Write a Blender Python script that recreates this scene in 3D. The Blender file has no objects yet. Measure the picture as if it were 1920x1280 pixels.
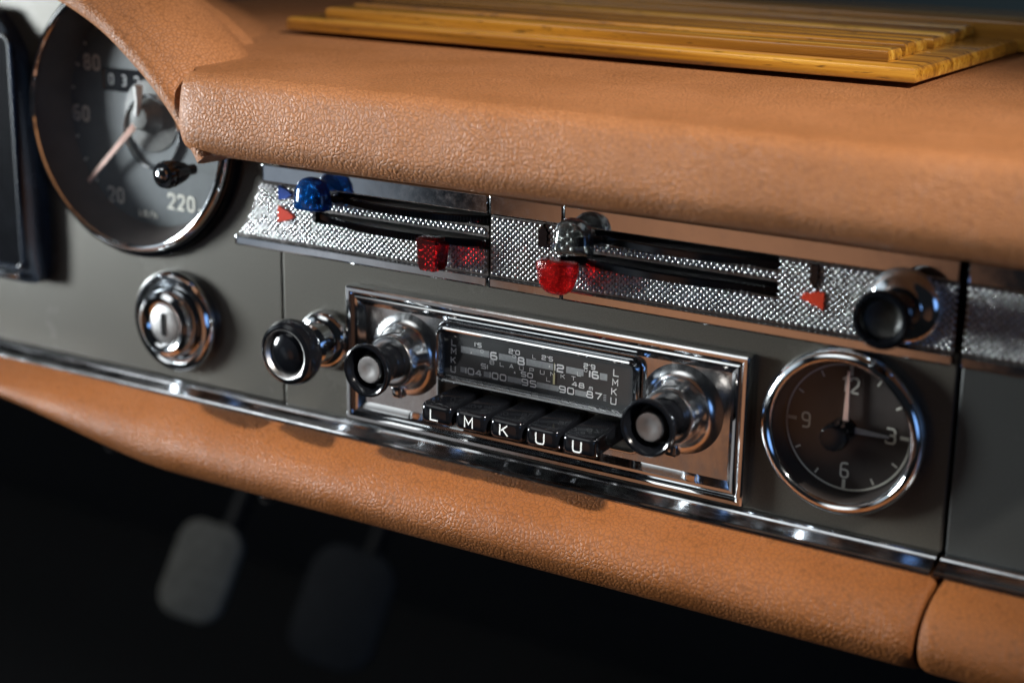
import bpy, math, random
from mathutils import Vector, Matrix
random.seed(7)
S = bpy.context.scene
COL = S.collection
MM = 0.001
R = math.radians

# ------------------------------------------------------------------ camera
cam_data = bpy.data.cameras.new('camera')
cam = bpy.data.objects.new('camera', cam_data)
COL.objects.link(cam)
S.camera = cam
right = Vector((0.8466151, 0.5319588, 0.0162053))
down = Vector((0.1596091, -0.2247354, -0.9612590))
fwd = Vector((-0.5077083, 0.8164030, -0.2751699))
cam.matrix_world = Matrix((
    (right.x, -down.x, -fwd.x, 0.322343),
    (right.y, -down.y, -fwd.y, -0.5356703),
    (right.z, -down.z, -fwd.z, 0.1968928),
    (0, 0, 0, 1)))
cam_data.sensor_width = 36
cam_data.lens = 60.1487
cam_data.clip_start = 0.02
cam_data.clip_end = 50
cam_data.dof.use_dof = True
cam_data.dof.focus_distance = 0.640
cam_data.dof.aperture_fstop = 5.2
cam_data.dof.aperture_blades = 9

# ------------------------------------------------------------------ light
S.view_settings.view_transform = 'Standard'
S.view_settings.look = 'None'
S.view_settings.exposure = 0
S.view_settings.gamma = 1

W = bpy.data.worlds.new('World')
S.world = W
W.use_nodes = True
def build_world():
    nt = W.node_tree; nt.nodes.clear()
    N = nt.nodes.new; L = nt.links.new
    tc = N('ShaderNodeTexCoord')
    nrm = N('ShaderNodeVectorMath'); nrm.operation = 'NORMALIZE'
    L(tc.outputs['Generated'], nrm.inputs[0])
    # slow mottling so that nothing in the cabin around the dash is a flat tone
    noi = N('ShaderNodeTexNoise'); noi.inputs['Scale'].default_value = 5.0
    noi.inputs['Detail'].default_value = 3.0
    L(nrm.outputs[0], noi.inputs['Vector'])
    mr = N('ShaderNodeMapRange')
    mr.inputs[1].default_value = .38; mr.inputs[2].default_value = .62
    mr.inputs[3].default_value = .7; mr.inputs[4].default_value = 1.15
    L(noi.outputs['Fac'], mr.inputs[0])
    acc = None
    def lobe(d, a_in, a_out, col, mottle=False):
        nonlocal acc
        v = Vector(d).normalized()
        dot = N('ShaderNodeVectorMath'); dot.operation = 'DOT_PRODUCT'
        dot.inputs[1].default_value = v
        L(nrm.outputs[0], dot.inputs[0])
        m = N('ShaderNodeMapRange'); m.interpolation_type = 'SMOOTHSTEP'
        m.inputs[1].default_value = math.cos(R(a_out)); m.inputs[2].default_value = math.cos(R(a_in))
        L(dot.outputs['Value'], m.inputs[0])
        out = m.outputs[0]
        if mottle:
            mu = N('ShaderNodeMath'); mu.operation = 'MULTIPLY'
            L(out, mu.inputs[0]); L(mr.outputs[0], mu.inputs[1]); out = mu.outputs[0]
        sc = N('ShaderNodeVectorMath'); sc.operation = 'SCALE'
        sc.inputs[0].default_value = col
        L(out, sc.inputs['Scale'])
        if acc is None:
            acc = sc.outputs[0]
        else:
            ad = N('ShaderNodeVectorMath'); ad.operation = 'ADD'
            L(acc, ad.inputs[0]); L(sc.outputs[0], ad.inputs[1]); acc = ad.outputs[0]
    for l in WORLD_LOBES:
        lobe(*l)
    base = N('ShaderNodeVectorMath'); base.operation = 'ADD'
    base.inputs[1].default_value = (.007, .008, .0095)
    L(acc, base.inputs[0])
    bg = N('ShaderNodeBackground'); L(base.outputs[0], bg.inputs['Color'])
    bg.inputs['Strength'].default_value = 1.0
    ow = N('ShaderNodeOutputWorld'); L(bg.outputs[0], ow.inputs['Surface'])
# the car's cabin as seen from the dash: tan seats, door window, roof opening, passenger window
WORLD_LOBES = [
    ((-.395, -.86, -.25), 4, 9.5, (.33, .15, .075), True),    # tan seat back
    ((.25, -.9, -.45), 8, 28, (.06, .025, .011), True),        # passenger seat
    ((-.66, -.73, -.20), 3, 8, (.22, .25, .29), True),
    ((-.575, -.763, -.30), 2, 6.5, (.36, .35, .35), True),    # pale sill
    ((-.58, -.09, .80), 4, 11, (3.4, 3.5, 3.55), False),      # sky over the driver's door        # driver's door and sill
    ((-.86, -.42, .12), 8, 20, (.7, .8, .88), False),          # driver's window
    ((-.42, -.57, .70), 5, 19, (1.7, 1.75, 1.75), False),       # open roof
    ((.86, -.48, .05), 5, 15, (.40, .80, 1.7), False),         # passenger window
    ((.2, .95, .25), 10, 50, (.010, .019, .022), False),       # windscreen base
]
build_world()

def area(name, loc, target, size, energy, col, size_y=None):
    d = bpy.data.lights.new(name, 'AREA'); d.energy = energy; d.color = col
    d.size = size
    if size_y: d.shape = 'RECTANGLE'; d.size_y = size_y
    o = bpy.data.objects.new(name, d); COL.objects.link(o)
    o.location = loc
    o.rotation_euler = (Vector(target) - Vector(loc)).to_track_quat('-Z', 'Y').to_euler()
    return o
kd = Vector((-.71, .245, -.66)).normalized()
def spot(name, loc, target, deg, blend, radius, energy, col):
    d = bpy.data.lights.new(name, 'SPOT'); d.energy = energy; d.color = col
    d.spot_size = R(deg); d.spot_blend = blend; d.shadow_soft_size = radius
    o = bpy.data.objects.new(name, d); COL.objects.link(o)
    o.location = loc
    o.rotation_euler = (Vector(target) - Vector(loc)).to_track_quat('-Z', 'Y').to_euler()
    return o
spot('key_lamp', Vector((.0, -.03, .05)) - kd * 1.5, (.0, -.03, .05), 20.5, 1.0, .033, 178, (1, .95, .88))
sw = area('side_window_lamp', (-1.02, -.415, .06), (.03, 0, .045), .20, 1.2, (.9, .97, 1), .26)
sw.data.spread = R(42)

# ------------------------------------------------------------------ materials
MATS = {}
def new_mat(name):
    m = bpy.data.materials.new(name); m.use_nodes = True
    MATS[name] = m
    nt = m.node_tree
    return m, nt, nt.nodes['Principled BSDF'], nt.nodes.new, nt.links.new
def simple(name, col, rough=.4, metal=0, coat=0, trans=0, ior=1.45, var=.12, vscale=120, bump=0, bscale=900):
    m, nt, b, N, L = new_mat(name)
    b.inputs['Roughness'].default_value = rough
    b.inputs['Metallic'].default_value = metal
    b.inputs['Coat Weight'].default_value = coat
    b.inputs['Coat Roughness'].default_value = .08
    b.inputs['Transmission Weight'].default_value = trans
    b.inputs['IOR'].default_value = ior
    tc = N('ShaderNodeTexCoord')
    n = N('ShaderNodeTexNoise'); n.inputs['Scale'].default_value = vscale; n.inputs['Detail'].default_value = 4
    L(tc.outputs['Object'], n.inputs['Vector'])
    cr = N('ShaderNodeValToRGB')
    cr.color_ramp.elements[0].position = .3; cr.color_ramp.elements[1].position = .7
    cr.color_ramp.elements[0].color = (*[c * (1 - var) for c in col], 1)
    cr.color_ramp.elements[1].color = (*[min(1, c * (1 + var)) for c in col], 1)
    L(n.outputs['Fac'], cr.inputs['Fac']); L(cr.outputs['Color'], b.inputs['Base Color'])
    if bump:
        n2 = N('ShaderNodeTexNoise'); n2.inputs['Scale'].default_value = bscale; n2.inputs['Detail'].default_value = 5
        L(tc.outputs['Object'], n2.inputs['Vector'])
        bu = N('ShaderNodeBump'); bu.inputs['Strength'].default_value = 1; bu.inputs['Distance'].default_value = bump
        L(n2.outputs['Fac'], bu.inputs['Height']); L(bu.outputs['Normal'], b.inputs['Normal'])
    return m

def leather(name, col, scale=560):
    m, nt, b, N, L = new_mat(name)
    tc = N('ShaderNodeTexCoord')
    nd = N('ShaderNodeTexNoise'); nd.inputs['Scale'].default_value = 330; nd.inputs['Detail'].default_value = 3
    L(tc.outputs['Object'], nd.inputs['Vector'])
    mx = N('ShaderNodeMix'); mx.data_type = 'VECTOR'; mx.inputs['Factor'].default_value = .0016
    ad = N('ShaderNodeVectorMath'); ad.operation = 'SCALE'; ad.inputs['Scale'].default_value = .0016
    L(nd.outputs['Color'], ad.inputs[0])
    a2 = N('ShaderNodeVectorMath'); a2.operation = 'ADD'
    L(tc.outputs['Object'], a2.inputs[0]); L(ad.outputs[0], a2.inputs[1])
    v = N('ShaderNodeTexVoronoi'); v.feature = 'DISTANCE_TO_EDGE'; v.inputs['Scale'].default_value = scale
    L(a2.outputs[0], v.inputs['Vector'])
    mr = N('ShaderNodeMapRange'); mr.interpolation_type = 'SMOOTHSTEP'
    mr.inputs[1].default_value = 0; mr.inputs[2].default_value = .12
    L(v.outputs['Distance'], mr.inputs[0])
    v2 = N('ShaderNodeTexVoronoi'); v2.feature = 'F1'; v2.inputs['Scale'].default_value = scale * 1.9
    L(a2.outputs[0], v2.inputs['Vector'])
    # grain depth wanders over the hide
    nl = N('ShaderNodeTexNoise'); nl.inputs['Scale'].default_value = 45; nl.inputs['Detail'].default_value = 2
    L(tc.outputs['Object'], nl.inputs['Vector'])
    dm = N('ShaderNodeMapRange'); dm.inputs[1].default_value = .3; dm.inputs[2].default_value = .7
    dm.inputs[3].default_value = .45; dm.inputs[4].default_value = 1.1
    L(nl.outputs['Fac'], dm.inputs[0])
    m0 = N('ShaderNodeMath'); m0.operation = 'MULTIPLY_ADD'; m0.inputs[1].default_value = 2.3
    hm = N('ShaderNodeMath'); hm.operation = 'MULTIPLY'; hm.inputs[1].default_value = .28
    L(mr.outputs[0], hm.inputs[0]); L(v.outputs['Distance'], m0.inputs[0]); L(hm.outputs[0], m0.inputs[2])
    m1 = N('ShaderNodeMath'); m1.operation = 'MULTIPLY_ADD'; m1.inputs[1].default_value = -.12
    L(v2.outputs['Distance'], m1.inputs[0]); L(m0.outputs[0], m1.inputs[2])
    m2 = N('ShaderNodeMath'); m2.operation = 'MULTIPLY'
    L(m1.outputs[0], m2.inputs[0]); L(dm.outputs[0], m2.inputs[1])
    bu = N('ShaderNodeBump'); bu.inputs['Strength'].default_value = .8; bu.inputs['Distance'].default_value = .00028
    L(m2.outputs[0], bu.inputs['Height'])
    nw = N('ShaderNodeTexNoise'); nw.inputs['Scale'].default_value = 34; nw.inputs['Detail'].default_value = 3
    L(tc.outputs['Object'], nw.inputs['Vector'])
    bw = N('ShaderNodeBump'); bw.inputs['Strength'].default_value = .5; bw.inputs['Distance'].default_value = .0022
    L(nw.outputs['Fac'], bw.inputs['Height']); L(bw.outputs['Normal'], bu.inputs['Normal'])
    L(bu.outputs['Normal'], b.inputs['Normal'])
    rr = N('ShaderNodeMapRange'); rr.inputs[1].default_value = .3; rr.inputs[2].default_value = .7
    rr.inputs[3].default_value = .62; rr.inputs[4].default_value = .46
    L(nw.outputs['Fac'], rr.inputs[0]); L(rr.outputs[0], b.inputs['Roughness'])
    n3 = N('ShaderNodeTexNoise'); n3.inputs['Scale'].default_value = 22; n3.inputs['Detail'].default_value = 5
    L(tc.outputs['Object'], n3.inputs['Vector'])
    cr = N('ShaderNodeValToRGB')
    cr.color_ramp.elements[0].position = .3; cr.color_ramp.elements[1].position = .72
    cr.color_ramp.elements[0].color = (col[0] * .86, col[1] * .82, col[2] * .75, 1)
    cr.color_ramp.elements[1].color = (col[0] * 1.1, col[1] * 1.1, col[2] * 1.12, 1)
    L(n3.outputs['Fac'], cr.inputs['Fac'])
    # base colour is multiplied darker along the creases
    mc = N('ShaderNodeMix'); mc.data_type = 'RGBA'; mc.blend_type = 'MULTIPLY'; mc.inputs['Factor'].default_value = .38
    L(cr.outputs['Color'], mc.inputs['A']); L(mr.outputs[0], mc.inputs['B'])
    L(mc.outputs['Result'], b.inputs['Base Color'])
    b.inputs['Roughness'].default_value = .54
    b.inputs['Specular IOR Level'].default_value = .36
    return m

def chrome(name, col=(.74, .76, .78), rough=.05, wear=.10, scratch=(1, 1, 1), tone=.04):
    m, nt, b, N, L = new_mat(name)
    b.inputs['Metallic'].default_value = 1
    b.inputs['Base Color'].default_value = (*col, 1)
    tc = N('ShaderNodeTexCoord')
    mp = N('ShaderNodeMapping'); mp.inputs['Scale'].default_value = scratch
    L(tc.outputs['Object'], mp.inputs['Vector'])
    n = N('ShaderNodeTexNoise'); n.inputs['Scale'].default_value = 260; n.inputs['Detail'].default_value = 8
    n.inputs['Roughness'].default_value = .7
    L(mp.outputs[0], n.inputs['Vector'])
    mr = N('ShaderNodeMapRange'); mr.inputs[1].default_value = .42; mr.inputs[2].default_value = .75
    mr.inputs[3].default_value = rough; mr.inputs[4].default_value = rough + wear
    L(n.outputs['Fac'], mr.inputs[0]); L(mr.outputs[0], b.inputs['Roughness'])
    # tarnish and wiped patches
    n4 = N('ShaderNodeTexNoise'); n4.inputs['Scale'].default_value = 95; n4.inputs['Detail'].default_value = 5
    L(tc.outputs['Object'], n4.inputs['Vector'])
    cr = N('ShaderNodeValToRGB')
    cr.color_ramp.elements[0].position = .32; cr.color_ramp.elements[1].position = .62
    cr.color_ramp.elements[0].color = (*[c * (1 - tone) for c in col], 1); cr.color_ramp.elements[1].color = (*col, 1)
    L(n4.outputs['Fac'], cr.inputs['Fac']); L(cr.outputs['Color'], b.inputs['Base Color'])
    n2 = N('ShaderNodeTexNoise'); n2.inputs['Scale'].default_value = 70; n2.inputs['Detail'].default_value = 2
    L(tc.outputs['Object'], n2.inputs['Vector'])
    bu = N('ShaderNodeBump'); bu.inputs['Strength'].default_value = .10; bu.inputs['Distance'].default_value = .0003
    L(n2.outputs['Fac'], bu.inputs['Height']); L(bu.outputs['Normal'], b.inputs['Normal'])
    return m

def wood(name, c0, c1, c2):
    m, nt, b, N, L = new_mat(name)
    tc = N('ShaderNodeTexCoord')
    mp = N('ShaderNodeMapping'); mp.inputs['Scale'].default_value = (5, 190, 190)
    L(tc.outputs['Object'], mp.inputs['Vector'])
    n = N('ShaderNodeTexNoise'); n.inputs['Scale'].default_value = 1; n.inputs['Detail'].default_value = 6
    n.inputs['Distortion'].default_value = .5
    L(mp.outputs[0], n.inputs['Vector'])
    cr = N('ShaderNodeValToRGB'); e = cr.color_ramp.elements
    e[0].position = .28; e[0].color = (*c0, 1); e[1].position = .72; e[1].color = (*c2, 1)
    k = e.new(.5); k.color = (*c1, 1)
    L(n.outputs['Fac'], cr.inputs['Fac'])
    mp2 = N('ShaderNodeMapping'); mp2.inputs['Scale'].default_value = (120, 900, 900)
    L(tc.outputs['Object'], mp2.inputs['Vector'])
    n2 = N('ShaderNodeTexNoise'); n2.inputs['Scale'].default_value = 1; n2.inputs['Detail'].default_value = 2
    L(mp2.outputs[0], n2.inputs['Vector'])
    mr = N('ShaderNodeMapRange'); mr.inputs[1].default_value = .60; mr.inputs[2].default_value = .72
    L(n2.outputs['Fac'], mr.inputs[0])
    mx = N('ShaderNodeMix'); mx.data_type = 'RGBA'; mx.inputs['B'].default_value = (.05, .018, .004, 1)
    mf = N('ShaderNodeMath'); mf.operation = 'MULTIPLY'; mf.inputs[1].default_value = .8
    L(mr.outputs[0], mf.inputs[0]); L(mf.outputs[0], mx.inputs['Factor'])
    L(cr.outputs['Color'], mx.inputs['A']); L(mx.outputs['Result'], b.inputs['Base Color'])
    b.inputs['Roughness'].default_value = .38
    b.inputs['Coat Weight'].default_value = 1; b.inputs['Coat Roughness'].default_value = .09; b.inputs['Coat IOR'].default_value = 1.75
    bu = N('ShaderNodeBump'); bu.inputs['Strength'].default_value = .5; bu.inputs['Distance'].default_value = .0003
    L(n.outputs['Fac'], bu.inputs['Height']); L(bu.outputs['Normal'], b.inputs['Normal'])
    L(bu.outputs['Normal'], b.inputs['Coat Normal'])
    return m

def paint(name, col):
    m, nt, b, N, L = new_mat(name)
    tc = N('ShaderNodeTexCoord')
    n = N('ShaderNodeTexNoise'); n.inputs['Scale'].default_value = 2600; n.inputs['Detail'].default_value = 2
    L(tc.outputs['Object'], n.inputs['Vector'])
    cr = N('ShaderNodeValToRGB')
    cr.color_ramp.elements[0].position = .35; cr.color_ramp.elements[1].position = .75
    cr.color_ramp.elements[0].color = (*[c * .78 for c in col], 1)
    cr.color_ramp.elements[1].color = (*[c * 1.45 for c in col], 1)
    L(n.outputs['Fac'], cr.inputs['Fac']); L(cr.outputs['Color'], b.inputs['Base Color'])
    b.inputs['Metallic'].default_value = .4
    b.inputs['Roughness'].default_value = .42
    b.inputs['Coat Weight'].default_value = .3
    nr = N('ShaderNodeTexNoise'); nr.inputs['Scale'].default_value = 28; nr.inputs['Detail'].default_value = 6; nr.inputs['Roughness'].default_value = .65
    L(tc.outputs['Object'], nr.inputs['Vector'])
    mrr = N('ShaderNodeMapRange'); mrr.inputs[1].default_value = .35; mrr.inputs[2].default_value = .7; mrr.inputs[3].default_value = .10; mrr.inputs[4].default_value = .34
    L(nr.outputs['Fac'], mrr.inputs[0]); L(mrr.outputs[0], b.inputs['Coat Roughness'])
    n2 = N('ShaderNodeTexNoise'); n2.inputs['Scale'].default_value = 700; n2.inputs['Detail'].default_value = 2
    L(tc.outputs['Object'], n2.inputs['Vector'])
    bu = N('ShaderNodeBump'); bu.inputs['Strength'].default_value = .3; bu.inputs['Distance'].default_value = .00006
    L(n2.outputs['Fac'], bu.inputs['Height']); L(bu.outputs['Normal'], b.inputs['Coat Normal'])
    return m

def clear_cover(name, tint=(1, 1, 1)):
    m = bpy.data.materials.new(name); m.use_nodes = True; MATS[name] = m
    nt = m.node_tree; nt.nodes.clear(); N = nt.nodes.new; L = nt.links.new
    t = N('ShaderNodeBsdfTransparent'); t.inputs['Color'].default_value = (*tint, 1)
    g = N('ShaderNodeBsdfGlossy'); g.inputs['Roughness'].default_value = .04
    # Schlick reflectance that is the same from either side of the thin sheet
    ge = N('ShaderNodeNewGeometry'); dt = N('ShaderNodeVectorMath'); dt.operation = 'DOT_PRODUCT'
    L(ge.outputs['Normal'], dt.inputs[0]); L(ge.outputs['Incoming'], dt.inputs[1])
    ab = N('ShaderNodeMath'); ab.operation = 'ABSOLUTE'; L(dt.outputs['Value'], ab.inputs[0])
    om = N('ShaderNodeMath'); om.operation = 'SUBTRACT'; om.inputs[0].default_value = 1; L(ab.outputs[0], om.inputs[1])
    pw = N('ShaderNodeMath'); pw.operation = 'POWER'; pw.inputs[1].default_value = 5; L(om.outputs[0], pw.inputs[0])
    f = N('ShaderNodeMath'); f.operation = 'MULTIPLY_ADD'; f.inputs[1].default_value = .93; f.inputs[2].default_value = .05
    L(pw.outputs[0], f.inputs[0])
    tc = N('ShaderNodeTexCoord'); n = N('ShaderNodeTexNoise'); n.inputs['Scale'].default_value = 60
    L(tc.outputs['Object'], n.inputs['Vector'])
    mr = N('ShaderNodeMapRange'); mr.inputs[3].default_value = .03; mr.inputs[4].default_value = .09
    L(n.outputs['Fac'], mr.inputs[0]); L(mr.outputs[0], g.inputs['Roughness'])
    mx = N('ShaderNodeMixShader'); L(f.outputs[0], mx.inputs[0]); L(t.outputs[0], mx.inputs[1]); L(g.outputs[0], mx.inputs[2])
    o = N('ShaderNodeOutputMaterial'); L(mx.outputs[0], o.inputs['Surface'])
    return m

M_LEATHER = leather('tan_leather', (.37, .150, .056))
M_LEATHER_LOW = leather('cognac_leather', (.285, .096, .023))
M_CHROME = chrome('polished_chrome')
M_CHROME_WORN = chrome('worn_chrome', rough=.09, wear=.16, scratch=(1.6, 1, 1))
M_CHROME_TRIM = chrome('dark_reflection_trim_chrome', col=(.50, .51, .53), rough=.10, wear=.18, scratch=(.3, 1.5, 1.5), tone=.3)  # base colour darkened to stand in for the trim's dark reflections
M_CHROME_SATIN = chrome('satin_chrome', col=(.80, .80, .80), rough=.17, wear=.12, scratch=(1, 1, .5), tone=.10)
M_CHROME_DOT = chrome('embossed_chrome', col=(.72, .73, .72), rough=.24, wear=.12, tone=.28)
M_DOT_GROUND = chrome('dark_reflection_ground', col=(.16, .15, .145), rough=.30, wear=.15)  # dark reflections between the bumps, put into the ground's colour
M_PAINT = paint('grey_green_paint', (.080, .073, .059))
M_PAINT_SHADED = paint('shaded_door_paint', (.058, .061, .058))  # panel paint darkened because less light falls on the lid
M_BLACK = simple('black_bakelite', (.005, .0055, .007), rough=.10, var=.3)
M_BLACK_MATT = simple('matt_black', (.012, .012, .013), rough=.55, var=.3)
M_GREY_PLASTIC = simple('dark_grey_plastic', (.10, .10, .09), rough=.38, var=.25, vscale=400)
M_DIAL = simple('dial_black', (.030, .032, .033), rough=.5, var=.15)
M_DIAL_BROWN = simple('dial_brown_black', (.052, .042, .038), rough=.5, var=.15)
M_DIAL_GREY = simple('dial_grey', (.082, .097, .103), rough=.45, var=.15)
M_WHITE = simple('white_print', (.88, .88, .85), rough=.5, var=.06)
M_CREAM = simple('cream_print', (.74, .73, .64), rough=.5, var=.06)
M_SCALE = simple('grey_scale_print', (.36, .37, .37), rough=.5, var=.12, vscale=900)
M_YELLOW = simple('yellow_pointer', (.62, .56, .30), rough=.4)
M_RED_ENAMEL = simple('red_enamel', (.66, .05, .02), rough=.3, coat=.5)
M_BLUE_ENAMEL = simple('blue_enamel', (.02, .09, .48), rough=.3, coat=.5)
M_NEEDLE = simple('needle_salmon', (.80, .50, .40), rough=.4)
M_SILVER = chrome('brushed_silver', col=(.50, .485, .475), rough=.33, wear=.12)
M_RED_GLASS = simple('red_plastic', (.80, .012, .012), rough=.06, trans=.92, ior=1.49, var=.2, bump=.0004, bscale=700)
M_RED_SHADED = simple('shaded_red_plastic', (.38, .006, .008), rough=.06, trans=.9, ior=1.49, var=.2)  # red plastic darkened: the knob's shadow is put into the colour
M_BLUE_GLASS = simple('blue_plastic', (.008, .11, .42), rough=.06, trans=.75, ior=1.49, var=.1)
M_SMOKE_GLASS = simple('smoke_plastic', (.42, .44, .42), rough=.05, trans=.95, ior=1.49, var=.1)
M_GLASS = clear_cover('clear_cover')
M_WOOD = wood('honey_wood', (.11, .036, .004), (.43, .175, .012), (.70, .36, .045))
M_WOOD_PALE = wood('pale_wood', (.18, .062, .006), (.49, .215, .018), (.74, .42, .065))
M_CARPET = simple('black_carpet', (.016, .016, .017), rough=.95, var=.5, vscale=300, bump=.002, bscale=800)
M_RUBBER = simple('grey_rubber', (.25, .235, .19), rough=.7, var=.2)
M_RUBBER_DARK = simple('dark_rubber', (.018, .020, .022), rough=.7, var=.2)
M_NAVY = simple('navy_black', (.012, .017, .026), rough=.25, coat=.5, var=.2)

# ------------------------------------------------------------------ mesh helpers (all in mm)
class MB:
    def __init__(self): self.v = []; self.f = []; self.m = []
    def add(self, vs, fs, mi=0):
        o = len(self.v); self.v += [tuple(p) for p in vs]
        for f in fs: self.f.append([o + i for i in f]); self.m.append(mi)
    def build(self, name, mats, parent=None, loc=None, angle=35):
        if not isinstance(mats, (list, tuple)): mats = [mats]
        base = Vector(loc) if loc is not None else (Vector(parent['_base']) if parent else Vector((0, 0, 0)))
        me = bpy.data.meshes.new(name)
        me.from_pydata([((x - base.x) * MM, (y - base.y) * MM, (z - base.z) * MM) for x, y, z in self.v], [], self.f)
        for m in mats: me.materials.append(m)
        me.polygons.foreach_set('material_index', self.m)
        me.polygons.foreach_set('use_smooth', [True] * len(me.polygons))
        me.update()
        import bmesh
        bm = bmesh.new(); bm.from_mesh(me)
        bmesh.ops.recalc_face_normals(bm, faces=bm.faces); bm.to_mesh(me); bm.free()
        me.set_sharp_from_angle(angle=R(angle))
        o = bpy.data.objects.new(name, me); COL.objects.link(o)
        if parent is not None:
            o.parent = parent; o['_base'] = parent['_base']
        else:
            o.location = base * MM; o['_base'] = list(base)
        return o
def tag(o, label, cat, group=None):
    o['label'] = label; o['category'] = cat
    if group: o['group'] = group
    return o
def thing(name, label, cat, base, group=None):
    o = bpy.data.objects.new(name, None); COL.objects.link(o)
    o.empty_display_size = .01
    o.location = Vector(base) * MM; o['_base'] = list(base)
    return tag(o, label, cat, group)

def lathe(mb, cx, cz, prof, seg=64, mi=0, knurl=None):
    """prof: (radius, y) list round an axis along y"""
    rows = []
    for k, (r, y) in enumerate(prof):
        if r < 1e-6:
            mb.v.append((cx, y, cz)); rows.append([len(mb.v) - 1]); continue
        i0 = len(mb.v)
        for i in range(seg):
            a = 2 * math.pi * i / seg
            rr = r * (1 + (knurl[1] if knurl and k in knurl[0] and i % 2 else 0))
            mb.v.append((cx + rr * math.cos(a), y, cz + rr * math.sin(a)))
        rows.append(list(range(i0, i0 + seg)))
    for a, b in zip(rows, rows[1:]):
        for i in range(seg):
            j = (i + 1) % seg
            if len(a) == 1 and len(b) == 1: continue
            if len(a) == 1: f = [a[0], b[i], b[j]]
            elif len(b) == 1: f = [a[i], b[0], a[j]]
            else: f = [a[i], b[i], b[j], a[j]]
            mb.f.append(f); mb.m.append(mi)
def lathe_z(mb, cx, cy, prof, sy=1, seg=40, mi=0, bow=0):
    """prof: (radius, z) round a vertical axis, depth scaled by sy"""
    rows = []
    for r, z in prof:
        if r < 1e-6:
            mb.v.append((cx, cy, z)); rows.append([len(mb.v) - 1]); continue
        i0 = len(mb.v)
        for i in range(seg):
            a = 2 * math.pi * i / seg
            ca, sa = math.cos(a), math.sin(a)
            p = 2 / 2.6
            mb.v.append((cx + r * math.copysign(abs(ca) ** p, ca), cy + sy * r * math.copysign(abs(sa) ** p, sa), z))
        rows.append(list(range(i0, i0 + seg)))
    for a, b in zip(rows, rows[1:]):
        for i in range(seg):
            j = (i + 1) % seg
            if len(a) == 1: f = [a[0], b[i], b[j]]
            elif len(b) == 1: f = [a[i], b[0], a[j]]
            else: f = [a[i], b[i], b[j], a[j]]
            mb.f.append(f); mb.m.append(mi)
def rloop(x0, x1, z0, z1, r, n=6):
    r = max(0.05, min(r, (x1 - x0) / 2 - .01, (z1 - z0) / 2 - .01)); P = []
    for cx, cz, a0 in ((x1 - r, z1 - r, 0), (x0 + r, z1 - r, 90), (x0 + r, z0 + r, 180), (x1 - r, z0 + r, 270)):
        for i in range(n + 1):
            a = R(a0 + 90 * i / n); P.append((cx + r * math.cos(a), cz + r * math.sin(a)))
    return P
def frame(mb, x0, x1, z0, z1, rad, prof, cap=False, cap0=False, mi=0, n=6):
    """sweep (inset, y) rows round a rounded rectangle"""
    rows = []
    for ins, y in prof:
        L_ = rloop(x0 + ins, x1 - ins, z0 + ins, z1 - ins, rad - ins if rad - ins > .05 else .05, n)
        i0 = len(mb.v); mb.v += [(x, y, z) for x, z in L_]; rows.append(list(range(i0, i0 + len(L_))))
    for a, b in zip(rows, rows[1:]):
        k = len(a)
        for i in range(k):
            j = (i + 1) % k; mb.f.append([a[i], b[i], b[j], a[j]]); mb.m.append(mi)
    if cap: mb.f.append(rows[-1][::-1]); mb.m.append(mi)
    if cap0: mb.f.append(rows[0]); mb.m.append(mi)
def rbox(mb, x0, x1, y0, y1, z0, z1, b=.5, r=None, mi=0):
    """box whose front (y0) edges are rounded by b"""
    prof = [(0, y1), (0, y0 + b), (b * .29, y0 + b * .29), (b, y0)]
    frame(mb, x0, x1, z0, z1, r if r is not None else b, prof, cap=True, cap0=True, mi=mi, n=4)
def prism_x(mb, prof, xs, mod=None, closed=True, caps=True, mi=0):
    rows = []
    for k, x in enumerate(xs):
        i0 = len(mb.v)
        for (y, z) in prof:
            mb.v.append(mod(x, y, z) if mod else (x, y, z))
        rows.append(list(range(i0, i0 + len(prof))))
    n = len(prof)
    for a, b in zip(rows, rows[1:]):
        for i in range(n if closed else n - 1):
            j = (i + 1) % n; mb.f.append([a[i], a[j], b[j], b[i]]); mb.m.append(mi)
    if caps:
        mb.f.append(rows[0]); mb.m.append(mi); mb.f.append(rows[-1][::-1]); mb.m.append(mi)
def smooth_curve(pts, sub=5, closed=False):
    """Catmull-Rom"""
    out = []; n = len(pts)
    rng = range(n if closed else n - 1)
    for i in rng:
        g = (lambda k: pts[k % n]) if closed else (lambda k: pts[max(0, min(n - 1, k))])
        p0, p1, p2, p3 = g(i - 1), g(i), g(i + 1), g(i + 2)
        for s in range(sub):
            t = s / sub
            out.append(tuple(.5 * (2 * b + (c - a) * t + (2 * a - 5 * b + 4 * c - d) * t * t + (3 * b - a - 3 * c + d) * t ** 3)
                             for a, b, c, d in zip(p0, p1, p2, p3)))
    if not closed: out.append(tuple(pts[-1]))
    return out
def tube(mb, pts, r, seg=10, mi=0, radii=None):
    rows = []
    for k, p in enumerate(pts):
        p = Vector(p)
        d = (Vector(pts[min(k + 1, len(pts) - 1)]) - Vector(pts[max(k - 1, 0)])).normalized()
        u = d.cross(Vector((0, 0, 1)))
        if u.length < .01: u = d.cross(Vector((1, 0, 0)))
        u.normalize(); w = d.cross(u)
        rr = radii[k] if radii else r
        i0 = len(mb.v)
        for i in range(seg):
            a = 2 * math.pi * i / seg; q = p + u * rr * math.cos(a) + w * rr * math.sin(a); mb.v.append(tuple(q))
        rows.append(list(range(i0, i0 + seg)))
    for a, b in zip(rows, rows[1:]):
        for i in range(seg):
            j = (i + 1) % seg; mb.f.append([a[i], b[i], b[j], a[j]]); mb.m.append(mi)
    mb.f.append(rows[0]); mb.m.append(mi); mb.f.append(rows[-1][::-1]); mb.m.append(mi)
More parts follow.
